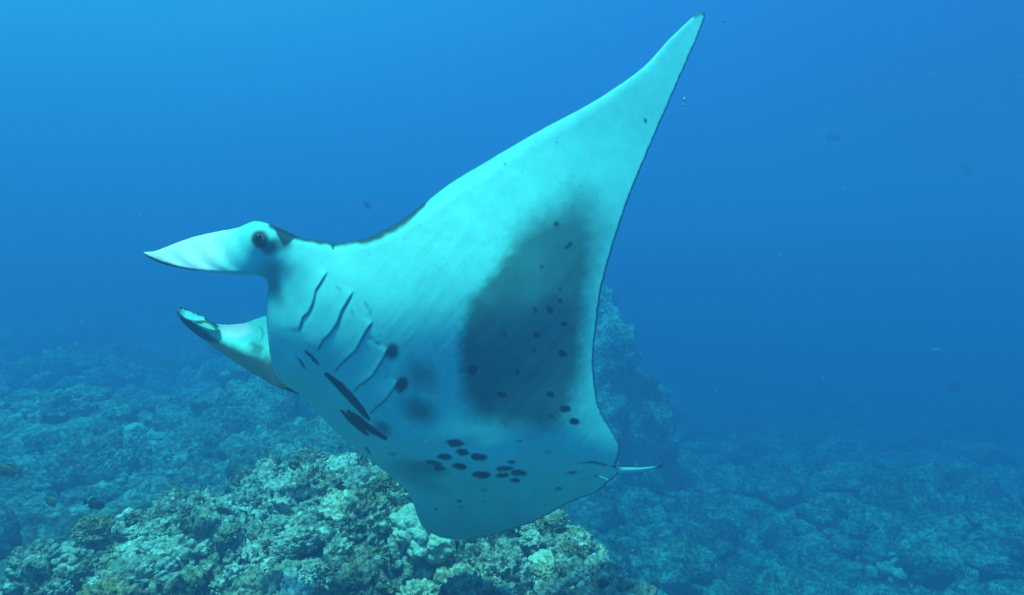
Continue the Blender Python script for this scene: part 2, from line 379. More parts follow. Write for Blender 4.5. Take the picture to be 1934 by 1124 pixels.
# cover of small corals over the rest of the seabed
def build_cover():
    Vs, Fs, n0 = [], [], 0
    bases = [colony(st, 200+k*7, 3) for k, st in enumerate(('lobe', 'finger', 'rubble', 'finger', 'lobe', 'rubble'))]
    n = 3000
    ang = np.radians(RNG.uniform(-50, 50, n)); r = np.exp(RNG.uniform(math.log(5.5), math.log(40), n))
    P = np.c_[r*np.sin(ang), r*np.cos(ang)]; z = seabed_height(P)
    for i in range(n):
        B, Fc = bases[i % 6]
        s = RNG.lognormal(math.log(0.18), 0.5)*(0.75+r[i]/28); a = RNG.uniform(0, 6.28)
        R = np.array([[math.cos(a), -math.sin(a), 0], [math.sin(a), math.cos(a), 0], [0, 0, 1]])
        Vs.append((B*np.array([1, 1, RNG.uniform(.6, 1.1)])*s)@R.T+np.array([P[i, 0], P[i, 1], z[i]+0.1*s])); Fs.append(Fc+n0); n0 += len(B)
    o = mesh_object('coral_cover', np.vstack(Vs), np.vstack(Fs), M_FAR)
    tag(o, 'hazy coral growth covering the reef flat and deep slope', 'coral', kind='stuff')
build_cover()

# tall outcrop behind the manta
def build_outcrop():
    V0, Fc = ICO[6]
    c = unproject(1090, 820, 16.5)
    V = V0*np.array([1.0, 1.0, 2.75]); V[:, :2] *= (1.05+0.75*sstep(0.9, -0.5, V0[:, 2:3]))
    V = V*(1+0.20*fbm(V0*1.4+5, 3, 301))[:, None]; V[:, 0] += 0.25*V0[:, 2]
    d, cc = worley(V*1.1, 311); V += V0*(0.75*(0.5-d)*(0.3+cc))[:, None]
    d, cc = worley(V*2.8, 321); V += V0*(0.34*(0.5-d)*(0.3+cc))[:, None]
    d, cc = worley(V*6.5, 331); V += V0*(0.13*(0.5-d)*(0.3+cc))[:, None]
    o = mesh_object('coral_outcrop', V, Fc, M_FAR); o.location = c
    o.scale = (1.35, 1.35, 1.38); tag(o, 'tall dark coral outcrop rising behind the trailing edge of the manta wing', 'coral outcrop')
build_outcrop()

# pale sand patch on the flat
def build_sand():
    p = ground_hit(390, 738, seabed_height, 5); zz = []
    a = np.linspace(0, 2*math.pi, 72, endpoint=False); rr = np.linspace(0, 1, 14)
    pts = []
    for r in rr:
        wob = 1+0.22*fbm(np.c_[np.cos(a)*1.5, np.sin(a)*1.5], 3, 401)
        pts.append(np.c_[p[0]+r*wob*1.15*np.cos(a), p[1]+r*wob*1.5*np.sin(a)])
    P = np.vstack(pts); top = p[2]+0.0
    z = np.maximum(top+0.05*fbm(P*1.5, 2, 411), seabed_height(P)*0+top-0.02)
    z = z-0.5*np.repeat(rr, 72)**6
    o = mesh_object('sand_patch', np.c_[P, z], grid_faces(14, 72, True), M_SAND); tag(o, kind='structure')
build_sand()

# ------------------------------------------------------------------ the manta ray
root = empty('manta_ray', tuple(unproject(800, 720, 3.05)))
tag(root, 'large manta ray banking with its pale spotted belly turned to the viewer', 'manta ray')
ROOT = np.array(root.location)
# outline of the animal: (x, y, edge roundness in px, kind)
OUT = [
 (1331, 26, 5, 'u'), (1326, 21, 6, 'u'), (1314, 27, 7, 'u'), (1302, 38, 8, 'u'), (1262, 76, 12, 'u'), (1218, 124, 16, 'u'), (1170, 160, 18, 'u'), (1110, 198, 22, 'u'), (1038, 236, 26, 'u'), (974, 272, 30, 'u'), (910, 310, 32, 'u'),
 (850, 346, 32, 'u'), (807, 379, 30, 'u'), (761, 414, 26, 'u'), (717, 439, 24, 'u'), (686, 451, 22, 'u'), (639, 459, 20, 'u'), (608, 455, 20, 'u'), (564, 447, 18, 'u'), (540, 436, 20, 'u'), (516, 426, 22, 'u'),
 (499, 420, 24, 'u'), (480, 418, 24, 'u'), (465, 423, 22, 'u'), (449, 430, 18, 'u'), (418, 436, 16, 'u'), (375, 445, 14, 'u'), (343, 455, 12, 'u'), (312, 467, 8, 'u'), (290, 475, 5, 'u'), (271, 477, 3, 'u'),
 (281, 487, 3, 'f'), (306, 498, 4, 'f'), (337, 506, 5, 'f'), (375, 512, 6, 'f'), (421, 517, 7, 'f'), (468, 519, 8, 'f'), (490, 520, 9, 'f'), (499, 526, 10, 'f'),
 (507, 539, 12, 'm'), (504, 561, 14, 'm'), (502, 579, 14, 'm'), (503, 598, 14, 'm'), (505, 623, 14, 'm'), (508, 654, 14, 'm'), (512, 679, 14, 'm'),
 (517, 700, 16, 'l'), (532, 722, 24, 'l'), (560, 742, 34, 'l'), (592, 770, 42, 'l'), (618, 800, 46, 'l'), (653, 832, 46, 'l'), (685, 858, 42, 'l'), (717, 883, 36, 'l'), (746, 906, 30, 'l'), (768, 926, 24, 'l'), (780, 948, 18, 'l'), (788, 974, 14, 'l'), (799, 995, 12, 'l'), (818, 1009, 10, 'l'), (842, 1017, 8, 'l'),
 (879, 1020, 6, 't'), (912, 1015, 5, 't'), (952, 1005, 5, 't'), (1003, 987, 4, 't'), (1047, 965, 4, 't'), (1080, 947, 4, 't'), (1120, 933, 4, 't'), (1137, 922, 4, 't'), (1149, 910, 4, 't'), (1168, 895, 4, 't'),
 (1171, 888, 4, 't'), (1162, 880, 4, 't'), (1169, 861, 4, 't'), (1170, 847, 4, 't'), (1161, 824, 4, 't'), (1144, 797, 4, 't'), (1134, 777, 4, 't'), (1127, 750, 4, 't'), (1122, 710, 4, 't'), (1121, 670, 4, 't'), (1126, 620, 4, 't'), (1134, 555, 4, 't'), (1146, 505, 4, 't'), (1162, 450, 4, 't'),
 (1190, 368, 4, 't'), (1230, 272, 4, 't'), (1266, 188, 4, 't'), (1294, 124, 4, 't'), (1318, 68, 4, 't'), (1330, 38, 4, 't')]
def resample(out, step):
    pts = np.array([o[:3] for o in out], float); n = len(pts); R, K = [], []
    for i in range(n):
        p0, p1, p2, p3 = pts[i-1], pts[i], pts[(i+1) % n], pts[(i+2) % n]
        m = max(1, int(np.linalg.norm((p2-p1)[:2])/step))
        for k in range(m):
            t = k/m
            c = 0.5*((2*p1)+(-p0+p2)*t*0.9+(2*p0-5*p1+4*p2-p3)*t*t*0.9+(-p0+3*p1-3*p2+p3)*t**3*0.9) if False else p1+(p2-p1)*t
            # centripetal-like smoothing by cubic Hermite with limited tangents
            d1 = (p2-p0)*0.5; d2 = (p3-p1)*0.5; L = np.linalg.norm((p2-p1)[:2])
            for dd in (d1, d2):
                ln = np.linalg.norm(dd[:2])
                if ln > L: dd *= L/ln
            h = np.array([2*t**3-3*t*t+1, t**3-2*t*t+t, -2*t**3+3*t*t, t**3-t*t])
            c = h[0]*p1+h[1]*d1+h[2]*p2+h[3]*d2
            R.append(c); K.append(out[i][3])
    return np.array(R), np.array(K)
BND, BK = resample(OUT, 2.6)
BND[:, :2] += np.where(BK == 't', 0.45, 0.2)[:, None]*np.c_[fbm(BND[:, :2]/13, 2, 531), fbm(BND[:, :2]/13, 2, 535)]      # slightly uneven margin
# depth of the belly surface below the lens, metres, at points of the animal
CTRL = np.array([
 # upper wing: swept up and away
 (1330, 25, 4.05), (1262, 76, 3.85), (1170, 160, 3.62), (1038, 236, 3.40), (910, 310, 3.24), (807, 379, 3.14), (717, 439, 3.09),
 (1230, 272, 3.66), (1190, 368, 3.50), (1146, 505, 3.33), (1126, 620, 3.22), (1122, 710, 3.16), (1144, 797, 3.14), (1169, 861, 3.15),
 (1150, 250, 3.55), (1050, 360, 3.25), (950, 440, 3.08), (1040, 560, 3.05), (880, 560, 2.95), (980, 700, 3.00),
 # head and upper cephalic fin
 (639, 459, 3.08), (564, 447, 3.06), (516, 426, 3.05), (480, 418, 3.06), (418, 436, 3.10), (343, 455, 3.12), (271, 477, 3.10),
 (490, 455, 2.98), (420, 475, 2.99), (340, 485, 3.04), (490, 520, 3.00), (421, 517, 2.95), (337, 506, 3.02), (281, 487, 3.08),
 (560, 490, 2.99), (507, 545, 3.02), (504, 600, 3.00), (508, 654, 3.03), (517, 700, 3.12),
 # belly
 (600, 560, 2.94), (680, 600, 2.92), (760, 600, 2.92), (700, 700, 2.94), (600, 660, 2.94), (800, 700, 2.95), (780, 800, 3.02), (900, 780, 3.02), (1020, 820, 3.04), (1100, 850, 3.10), (1165, 886, 3.16),
 (560, 700, 3.03), (640, 770, 3.04), (720, 830, 3.05), (820, 870, 3.06), (930, 890, 3.07),
 (592, 770, 3.22), (653, 832, 3.22), (717, 883, 3.25),
 # lower wing: drops away
 (768, 926, 3.36), (788, 974, 3.48), (818, 1009, 3.60), (879, 1020, 3.62), (952, 1005, 3.52), (1047, 965, 3.36), (1120, 933, 3.24), (1149, 910, 3.19),
 (860, 940, 3.28), (960, 945, 3.24)], float)
_hh = ((CTRL[:, 0]-540)*286-(CTRL[:, 1]-600)*625)/687; CTRL[:, 2] += 1.5e-6*np.clip(_hh-150, 0, None)**2      # the raised wing curls further away
def tps_fit(C, lam=6.0):
    X = C[:, :2]/100; n = len(X); r2 = ((X[:, None]-X[None])**2).sum(-1); Kx = 0.5*r2*np.log(r2+1e-12)
    A = np.zeros((n+3, n+3)); A[:n, :n] = Kx+np.eye(n)*lam*1e-2; A[:n, n:] = np.c_[np.ones(n), X]; A[n:, :n] = A[:n, n:].T
    return np.linalg.solve(A, np.r_[C[:, 2], 0, 0, 0])
WT = tps_fit(CTRL)
def depth_at(P):
    X = CTRL[:, :2]/100; Q = np.asarray(P, float)/100; out = []
    for q in np.array_split(Q, max(1, len(Q)//8000)):
        r2 = ((q[:, None]-X[None])**2).sum(-1); out.append(0.5*r2*np.log(r2+1e-12)@WT[:-3]+np.c_[np.ones(len(q)), q]@WT[-3:])
    return np.concatenate(out)

GILLS = [
 [(621, 510), (607, 533), (597, 548), (591, 574), (582, 592), (573, 599), (567, 617), (567, 629)],
 [(670, 547), (657, 569), (646, 587), (637, 612), (625, 629), (610, 644), (598, 667)],
 [(706, 605), (692, 626), (681, 647), (671, 665), (657, 676), (642, 690), (631, 706)],
 [(735, 656), (724, 679), (706, 708), (692, 720), (678, 729), (667, 743)],
 [(754, 720), (738, 743), (728, 756), (710, 770), (697, 784)]]
STREAKS = [([(559, 672), (567, 682), (579, 698)], 3, .85), ([(578, 664), (590, 675), (603, 689)], 4, .9), ([(616, 706), (640, 727), (665, 754), (697, 792)], 8, 1), ([(644, 775), (668, 798), (695, 822)], 6, 1), ([(658, 777), (690, 803), (728, 829)], 8, 1), ([(690, 846), (699, 857)], 2.5, .8), ([(1090, 875), (1120, 873), (1162, 882)], 2.2, .75)]
SPOTS = [(858, 836, 17, 8, 5, 1), (874, 854, 14, 7, 12, 1), (840, 863, 14, 6, 5, 1), (905, 863, 18, 7, 6, 1), (868, 881, 15, 6, 8, 1), (910, 897, 16, 7, 0, 1), (820, 875, 15, 5, 10, .9), (830, 884, 13, 5, 8, .9),
 (957, 885, 18, 6, 0, 1), (951, 898, 14, 5, -5, 1), (976, 893, 17, 7, 3, 1), (967, 873, 9, 4, 0, .9), (971, 907, 12, 5, 5, .95), (1080, 893, 11, 4, -8, .7), (1055, 923, 10, 4, -5, .7), (1067, 772, 10, 6, 5, 1), (1085, 796, 10, 6, 8, 1), (981, 833, 6, 3, 0, .5),
 (867, 946, 6, 3, 0, .8), (823, 962, 4, 4, 0, .7), (870, 958, 5, 3, 0, .4), (915, 948, 5, 3, 0, .4), (915, 925, 9, 4, 0, .35), (741, 858, 9, 4, 10, .45), (1036, 854, 6, 4, 0, .35),
 (1051, 423, 5, 6, 0, .9), (1070, 467, 4, 4, 0, .9), (1077, 461, 4, 5, 30, .9), (1023, 504, 4, 5, 0, .8), (1058, 546, 3, 5, 0, .9), (1058, 568, 5, 5, 0, .9), (1011, 586, 4, 7, 0, .8), (1038, 585, 5, 7, -30, .9), (1065, 612, 7, 5, 20, 1), (954, 631, 5, 7, 0, .8), (1013, 632, 7, 6, 0, .9), (1008, 662, 3, 4, 0, .7),
 (1063, 668, 9, 7, 25, 1), (892, 698, 11, 10, 0, 1), (977, 703, 5, 3, 35, 1), (947, 746, 9, 6, 5, 1), (1039, 745, 8, 6, 10, 1), (1040, 786, 7, 4, 0, .5), (1219, 228, 3, 5, -20, .85), (954, 310, 3, 2.5, 0, .5), (1052, 269, 3, 3, 0, .35), (629, 467, 2.5, 5, -15, .9),
 (640, 545, 7, 3, 40, .3), (665, 590, 4, 5, 0, .35), (692, 575, 4, 9, -25, .35), (699, 588, 3, 7, -10, .35), (701, 638, 5, 4, 0, .4), (713, 648, 7, 4, 30, .45), (694, 655, 3, 4, 0, .4), (730, 712, 5, 4, 0, .3)]
BLOTCH = [(740, 664, 13, 17, 20, .9, .45), (759, 726, 12, 17, 25, .95, .45), (795, 710, 34, 26, 40, .55, .9), (792, 775, 36, 24, 25, .70, .9), (722, 808, 20, 12, 35, .65, .7), (800, 885, 48, 13, 12, .55, .7), (790, 905, 60, 14, 22, .35, .9), (880, 830, 60, 10, -8, .25, 1),  # the oval along the belly fold paints its shading in with the skin marks
 (491, 452, 17, 17, 0, 1, .35), (506, 466, 17, 15, 20, .75, .5), (530, 462, 20, 13, 10, .6, .6), (516, 508, 28, 16, 0, .5, .9), (514, 535, 14, 20, 0, .55, .9), (527, 560, 12, 22, -15, .35, .9)]
PATCH = np.array([(1060, 402), (1020, 415), (985, 445), (960, 485), (932, 525), (900, 560), (882, 600), (876, 650), (874, 700), (884, 750), (905, 785), (960, 800), (1020, 806), (1055, 800), (1070, 770), (1090, 720), (1098, 670), (1100, 610), (1106, 550), (1118, 490), (1125, 440), (1110, 400), (1090, 380)])
LEAD_DARK = [(516, 424), (540, 434), (564, 446), (608, 454), (639, 458), (686, 450), (717, 438), (761, 413), (812, 376)]
HEAD_DARK = np.array([(512, 420), (545, 432), (568, 446), (556, 451), (546, 461), (536, 466), (524, 446)])

def belly_pigment(P, e, kinds):
    n1 = fbm(P/14, 3, 501); n2 = fbm(P@np.array([[.8, .6], [-.6, .8]])*np.array([1/26, 1/7]), 3, 511); n3 = fbm(P/40, 3, 521)
    pg = np.zeros(len(P))
    def add(v): nonlocal pg; pg = 1-(1-pg)*(1-np.clip(v, 0, 1))
    sd = poly_sdf(P, PATCH)
    soft = 17+28*sstep(520, 380, P[:, 1])+13*sstep(690, 800, P[:, 1])+12*sstep(1040, 1120, P[:, 0])
    add((0.77+0.03*n3+0.01*n2)*sstep(-1, 1.0, (sd+6+4*n1+2.5*n2)/soft))
    for x, y, a, b, ang, v in SPOTS:
        c, s = math.cos(math.radians(ang)), math.sin(math.radians(ang)); dx, dy = P[:, 0]-x, P[:, 1]-y
        q = np.hypot((dx*c+dy*s)/a, (-dx*s+dy*c)/b); add(v*(0.95+0.05*n3)*sstep(1.22, 0.66, q+0.26*n1+0.12*n2))
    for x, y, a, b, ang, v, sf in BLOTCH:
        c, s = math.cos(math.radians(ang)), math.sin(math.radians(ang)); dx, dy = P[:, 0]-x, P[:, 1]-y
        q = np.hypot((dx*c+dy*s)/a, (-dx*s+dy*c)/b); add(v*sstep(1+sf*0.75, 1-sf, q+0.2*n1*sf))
    for L, w, v in STREAKS:
        d, _, t = polyline_dist(P, L); ww = w*(0.25+0.75*np.sin(np.clip(t, 0.03, .97)*math.pi)**0.6); add(v*sstep(ww*1.2, ww*0.7, d+1.2*n1))
    for L in GILLS:
        d, sgn, t = polyline_dist(P, L); add(0.62*sstep(2.6, 0.6, d)*sstep(0, .1, t)*sstep(1, .93, t))
    d, _, t = polyline_dist(P, LEAD_DARK); ww = np.interp(t, [0, .25, .5, .62, .78, .9, 1], [9, 10, 11, 15, 15, 9, 2]); add(0.93*sstep(ww*1.15, ww*0.45, d+2.2*n1))
    add(0.92*sstep(-2.0, 2.0, poly_sdf(P, HEAD_DARK)+0.8*n1))
    # dark hem of the trailing edge and of the fin's rolled lower margin
    tr = kinds == 't'; add(np.where(tr, 0.9*sstep(3.4, 1.2, e+0.5*n1), 0))
    d, _, _ = polyline_dist(P, [(1331, 24), (1322, 22), (1312, 28)]); add(0.85*sstep(9, 3, d))
    d, _, t = polyline_dist(P, [(271, 478), (281, 487), (306, 498), (337, 506), (375, 512)]); ww = np.interp(t, [0, .15, .45, .7, 1], [1.5, 5, 6, 2.6, 1.2]); add(0.9*sstep(ww*1.2, ww*.6, d))
    # old scratches and pores
    rr = np.random.default_rng(3)
    for _ in range(190):
        x, y = rr.uniform(560, 1180), rr.uniform(240, 930); ln = rr.uniform(2, 7); a = math.radians(rr.normal(40, 22)); w = rr.uniform(.7, 1.3)
        m = (np.abs(P[:, 0]-x) < 14) & (np.abs(P[:, 1]-y) < 14)
        if not m.any(): continue
        dx, dy = P[m, 0]-x, P[m, 1]-y; q = np.hypot((dx*math.cos(a)+dy*math.sin(a))/ln, (-dx*math.sin(a)+dy*math.cos(a))/(w*1.4))
        pg[m] = 1-(1-pg[m])*(1-rr.uniform(.06, .26)*sstep(1.3, .4, q))
    add(0.06+0.05*n3+0.025*n1)
    return np.clip(pg, 0, 1)

def build_body():
    step = 2.45
    xs = np.arange(265, 1340, step); ys = np.arange(15, 1025, step*0.866)
    G = np.array([(x+(step/2 if j % 2 else 0), y) for j, y in enumerate(ys) for x in xs])
    sd = poly_sdf(G, BND[::2, :2]); G = G[sd > 2.0]
    nb = len(BND)
    pts = [Vector(p) for p in np.vstack([BND[:, :2], G])]
    vo, eo, fo, *_ = delaunay_2d_cdt(pts, [(i, (i+1) % nb) for i in range(nb)], [], 1, 1e-4)
    P = np.array([v[:] for v in vo]); T = np.array(fo, dtype=np.int64)
    # nearest point of the outline: distance, roundness, kind
    e = np.empty(len(P)); wr = np.empty(len(P)); kd = np.empty(len(P), dtype=BK.dtype); e_nm = np.empty(len(P))
    nm = BK != 'm'
    for idx in np.array_split(np.arange(len(P)), 60):
        D = np.hypot(P[idx, 0][:, None]-BND[None, :, 0], P[idx, 1][:, None]-BND[None, :, 1]); j = D.argmin(1)
        e[idx] = D[np.arange(len(idx)), j]; wr[idx] = BND[j, 2]; kd[idx] = BK[j]; e_nm[idx] = D[:, nm].min(1)
    on = np.zeros(len(P), bool); on[:nb] = True
    e = np.where(on, 0, e); e_nm = np.where(on & np.isin(kd, ['u', 'f', 'l', 't']), 0, e_nm)
    d = depth_at(P)
    q = np.clip(1-e/wr, 0, 1); d = d + wr/F*3.0*0.85*(1-np.sqrt(np.clip(1-q*q, 0, 1)))
    # brow over the eye, pleats of the head fin
    d -= 0.035*np.exp(-(((P[:, 0]-494)/34)**2+((P[:, 1]-450)/26)**2))
    fin = sstep(470, 420, P[:, 0]); d += fin*0.006*np.sin((P[:, 0]*0.80-P[:, 1]*0.60)/6.5)*sstep(4, 16, e)
    # gill flaps: the skin in front of a slit lifts and ends in a free edge
    for L in GILLS:
        dd, sg, t = polyline_dist(P, L); env = sstep(0, .12, t)*sstep(1, .9, t)
        fr = sstep(-2.6, 2.6, sg*dd); lift = fr*0.0085*np.exp(-dd/16)-(1-fr)*0.004*np.exp(-dd/8); d -= lift*env*sstep(60, 40, dd)
    # hollow behind the belly fold of the lower wing, ripple of the wing muscle
    d += 0.0007*fbm(P@np.array([[.62, .78], [-.78, .62]])*np.array([1/80, 1/16]), 3, 541)*sstep(5, 40, e)
    V = unproject(P[:, 0], P[:, 1], d)
    ax, _, _ = polyline_dist(P, [(540, 600), (720, 740), (1150, 880)])
    th = (0.035+0.36*np.exp(-(ax/165)**2)*sstep(1190, 900, P[:, 0]))
    t = th*np.sqrt(1-np.clip(1-e_nm/90, 0, 1)**2)
    back = FWD*0.94+UP*0.12; back /= np.linalg.norm(back)
    Dv = V + t[:, None]*back - (UP*0.02)[None]*(t[:, None]/0.4)
    # shared rim except at the mouth
    isb = on & (t < 1e-4); mapD = np.arange(len(P))+len(P); mapD[isb] = np.arange(len(P))[isb]
    VV = np.vstack([V, Dv]); tri = [T, mapD[T[:, ::-1]]]
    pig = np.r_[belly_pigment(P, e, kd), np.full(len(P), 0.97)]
    # mouth: lip to lip, sunk inwards
    mouth = [i for i in range(nb) if not isb[i]]
    lo, hi = min(mouth)-1, max(mouth)+1; ring = list(range(lo, hi+1)); rows = 9
    prev = ring; extra = []; exp_ = []
    for k in range(1, rows+1):
        if k == rows: cur = [int(mapD[i]) for i in ring]
        else:
            cur = []
            for i in ring:
                if isb[i]: cur.append(i); continue
                f = k/rows; p = V[i]*(1-f)+Dv[i]*f+RIGHT*0.30*math.sin(math.pi*f)*min(1, t[i]/0.2)
                cur.append(len(VV)+len(extra)); extra.append(p); exp_.append(0.25+0.4*math.sin(math.pi*f))
        quads = []
        for a in range(len(ring)-1):
            f4 = [prev[a], prev[a+1], cur[a+1], cur[a]]
            u = list(dict.fromkeys(f4))
            if len(u) >= 3: quads.append(u[:3]);
            if len(u) == 4: quads.append([u[0], u[2], u[3]])
        if quads: tri.append(np.array(quads)[:, ::-1])
        prev = cur
    if extra: VV = np.vstack([VV, extra]); pig = np.r_[pig, exp_]
    painted_glare = np.zeros(len(VV)); painted_glare[:len(P)] = sstep(455, 375, P[:, 0]+0.25*(P[:, 1]-480)+6*fbm(P/12, 2, 561))  # upper head fin: blown highlight put into the colour
    o = mesh_object('body', VV-ROOT, np.vstack(tri), M_SKIN, root, attrs={'pigment': pig, 'painted_glare': painted_glare})
    bm = bmesh.new(); bm.from_mesh(o.data); bmesh.ops.delete(bm, geom=[v for v in bm.verts if not v.link_faces], context='VERTS'); bmesh.ops.recalc_face_normals(bm, faces=bm.faces); bm.to_mesh(o.data); bm.free()
    o.data.polygons.foreach_set('use_smooth', np.ones(len(o.data.polygons), bool))
    return o
build_body()

def sheet(name, up, lo, du, dl, bulge, thick, pig_fn, nu=170, nv=60):
    """a curved, thick flap between an upper and a lower margin given in order from base to tip"""
    def rs(L, n):
        L = np.array(L, float); c = np.r_[0, np.cumsum(np.linalg.norm(np.diff(L, axis=0), axis=1))]; t = np.linspace(0, c[-1], n)
        return np.c_[np.interp(t, c, L[:, 0]), np.interp(t, c, L[:, 1])]
    def sm(A, k=5):
        for _ in range(k*6): A[1:-1] = (A[:-2]+2*A[1:-1]+A[2:])/4
        return A
    Ue, Le = sm(rs(up, nu)), sm(rs(lo, nu)); u = np.linspace(0, 1, nu); v = np.linspace(0, 1, nv)
    PX = Ue[:, None]*(1-v[None, :, None])+Le[:, None]*v[None, :, None]
    D = np.interp(u, np.linspace(0, 1, len(du)), du)[:, None]*(1-v)+np.interp(u, np.linspace(0, 1, len(dl)), dl)[:, None]*v
    D = D+bulge*np.sin(math.pi*v)[None]*np.sin(math.pi*np.clip(u*0.9+.1, 0, 1))[:, None]
    Vf = unproject(PX[..., 0], PX[..., 1], D)
    prof = np.sqrt(np.clip(np.sin(math.pi*v), 0, 1))[None]*np.sqrt(np.clip(1-u**6, 0, 1))[:, None]
    Vb = Vf+(thick*prof)[..., None]*FWD
    P2 = PX.reshape(-1, 2); uu = np.repeat(u, nv); vv = np.tile(v, nu)
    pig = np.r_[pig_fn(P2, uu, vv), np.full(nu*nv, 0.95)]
    f = grid_faces(nu, nv); VV = np.vstack([Vf.reshape(-1, 3), Vb.reshape(-1, 3)])
    o = mesh_object(name, VV-ROOT, np.vstack([f, f[:, ::-1]+nu*nv]), M_SKIN, root, attrs={'pigment': pig, 'painted_glare': np.r_[sstep(1.3, .5, np.hypot((P2[:, 0]-445)/32, (P2[:, 1]-622)/16)), np.zeros(nu*nv)]})  # pale oval paints a highlight on the lower fin's inner face
    bm = bmesh.new(); bm.from_mesh(o.data); bmesh.ops.remove_doubles(bm, verts=bm.verts, dist=1e-5); bmesh.ops.recalc_face_normals(bm, faces=bm.faces); bm.to_mesh(o.data); bm.free()
    o.data.polygons.foreach_set('use_smooth', np.ones(len(o.data.polygons), bool))
    return o
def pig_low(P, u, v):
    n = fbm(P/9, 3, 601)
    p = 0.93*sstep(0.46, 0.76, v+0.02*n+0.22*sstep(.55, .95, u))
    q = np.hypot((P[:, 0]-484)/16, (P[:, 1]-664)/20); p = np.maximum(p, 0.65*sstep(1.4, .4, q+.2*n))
    d, _, _ = polyline_dist(P, [(372, 608), (392, 608), (405, 614), (413, 624)]); p = np.maximum(p, 0.8*sstep(4.5, 1.5, d+2*n))  # shadow below the lip of the rolled tip, painted dark
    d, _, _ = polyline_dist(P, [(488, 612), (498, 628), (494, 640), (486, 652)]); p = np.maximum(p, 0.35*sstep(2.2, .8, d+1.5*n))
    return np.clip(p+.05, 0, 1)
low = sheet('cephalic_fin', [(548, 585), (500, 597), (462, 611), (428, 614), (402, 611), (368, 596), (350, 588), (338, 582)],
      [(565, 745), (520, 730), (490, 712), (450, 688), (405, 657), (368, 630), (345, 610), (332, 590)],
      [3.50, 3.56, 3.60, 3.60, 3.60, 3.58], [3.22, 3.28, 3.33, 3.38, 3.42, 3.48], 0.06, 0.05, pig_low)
def pig_curl(P, u, v):
    n = fbm(P/5, 3, 611); return np.clip(0.85*np.maximum(sstep(.30, .02, v+.12*n), sstep(.80, 1.0, v))+0.7*sstep(.8, 1, u)+0.12, 0, 1)
curl = sheet('fin_curl', [(412, 616), (400, 607), (380, 595), (360, 586), (345, 580), (338, 580)],
      [(412, 618), (395, 605), (380, 606), (366, 608), (350, 603), (338, 594)], [3.58, 3.56, 3.54, 3.53], [3.52, 3.42, 3.40, 3.44], 0.03, 0.012, pig_curl, 60, 24)
curl.parent = low; curl['label'] = 'rolled tip of the lower head fin'
low['label'] = 'lower head fin with its bright inner face showing'

def tube(name, pts, radii, mat, parent, pig=None, n=14, smooth_k=3, seg=60):
    pts = np.array(pts, float); c = np.r_[0, np.cumsum(np.linalg.norm(np.diff(pts, axis=0), axis=1))]; t = np.linspace(0, c[-1], seg)
    C = np.stack([np.interp(t, c, pts[:, k]) for k in range(3)], 1); R = np.interp(t, c, radii)
    for _ in range(smooth_k): C[1:-1] = (C[:-2]+2*C[1:-1]+C[2:])/4
    Tn = np.gradient(C, axis=0); Tn /= np.linalg.norm(Tn, axis=1)[:, None]
    A = np.cross(Tn, FWD); A /= np.linalg.norm(A, axis=1)[:, None]; B = np.cross(Tn, A)
    th = np.linspace(0, 2*math.pi, n, endpoint=False)
    V = C[:, None]+R[:, None, None]*(np.cos(th)[None, :, None]*A[:, None]+np.sin(th)[None, :, None]*B[:, None])
    f = grid_faces(seg, n, True); V = V.reshape(-1, 3)
    V = np.vstack([V, C[:1], C[-1:]]); i0 = len(V)-2
    caps = [(i0, (k+1) % n, k) for k in range(n)]+[(i0+1, (seg-1)*n+k, (seg-1)*n+(k+1) % n) for k in range(n)]
    faces = [tuple(x) for x in f]+caps
    at = {'pigment': pig(V, C, seg, n)} if pig else None
    return mesh_object(name, V-ROOT, faces, mat, parent, attrs=at)
def pig_tail(V, C, seg, n):
    ref = np.repeat(C, n, axis=0); h = (V[:seg*n]-ref)@UP; r = np.linalg.norm(V[:seg*n]-ref, axis=1)+1e-9
    t = np.repeat(np.linspace(0, 1, seg), n)
    p = np.maximum(sstep(0.55, 0.85, h/r), sstep(0.60, 0.80, t)); return np.r_[p, 1, 1]
tp = [unproject(x, y, d) for x, y, d in [(1140, 886, 3.20), (1172, 887, 3.19), (1210, 886, 3.22), (1240, 882, 3.26), (1250, 880, 3.28), (1252, 873, 3.30), (1248, 862, 3.33)]]
tube('tail', tp, [0.019, 0.0185, 0.012, 0.007, 0.0042, 0.0035, 0.0025], M_SKIN, root, pig_tail)
tube('pelvic_fin', [unproject(x, y, d) for x, y, d in [(1122, 898, 3.15), (1136, 902, 3.13), (1147, 907, 3.14)]], [0.003, 0.006, 0.005], M_SKIN, root, lambda V, C, s, n: np.r_[np.repeat(np.linspace(.9, 0, s), n), .9, 0])

# eye
ev, ef = ICO[4]; ec = unproject(488, 449, float(depth_at(np.array([[488, 449]]))[0])-0.036)
eye = mesh_object('eye', ev*np.array([0.015, 0.012, 0.015])+ec-ROOT, ef, M_EYE, root); eye['label'] = 'dark eye on the side of the head'

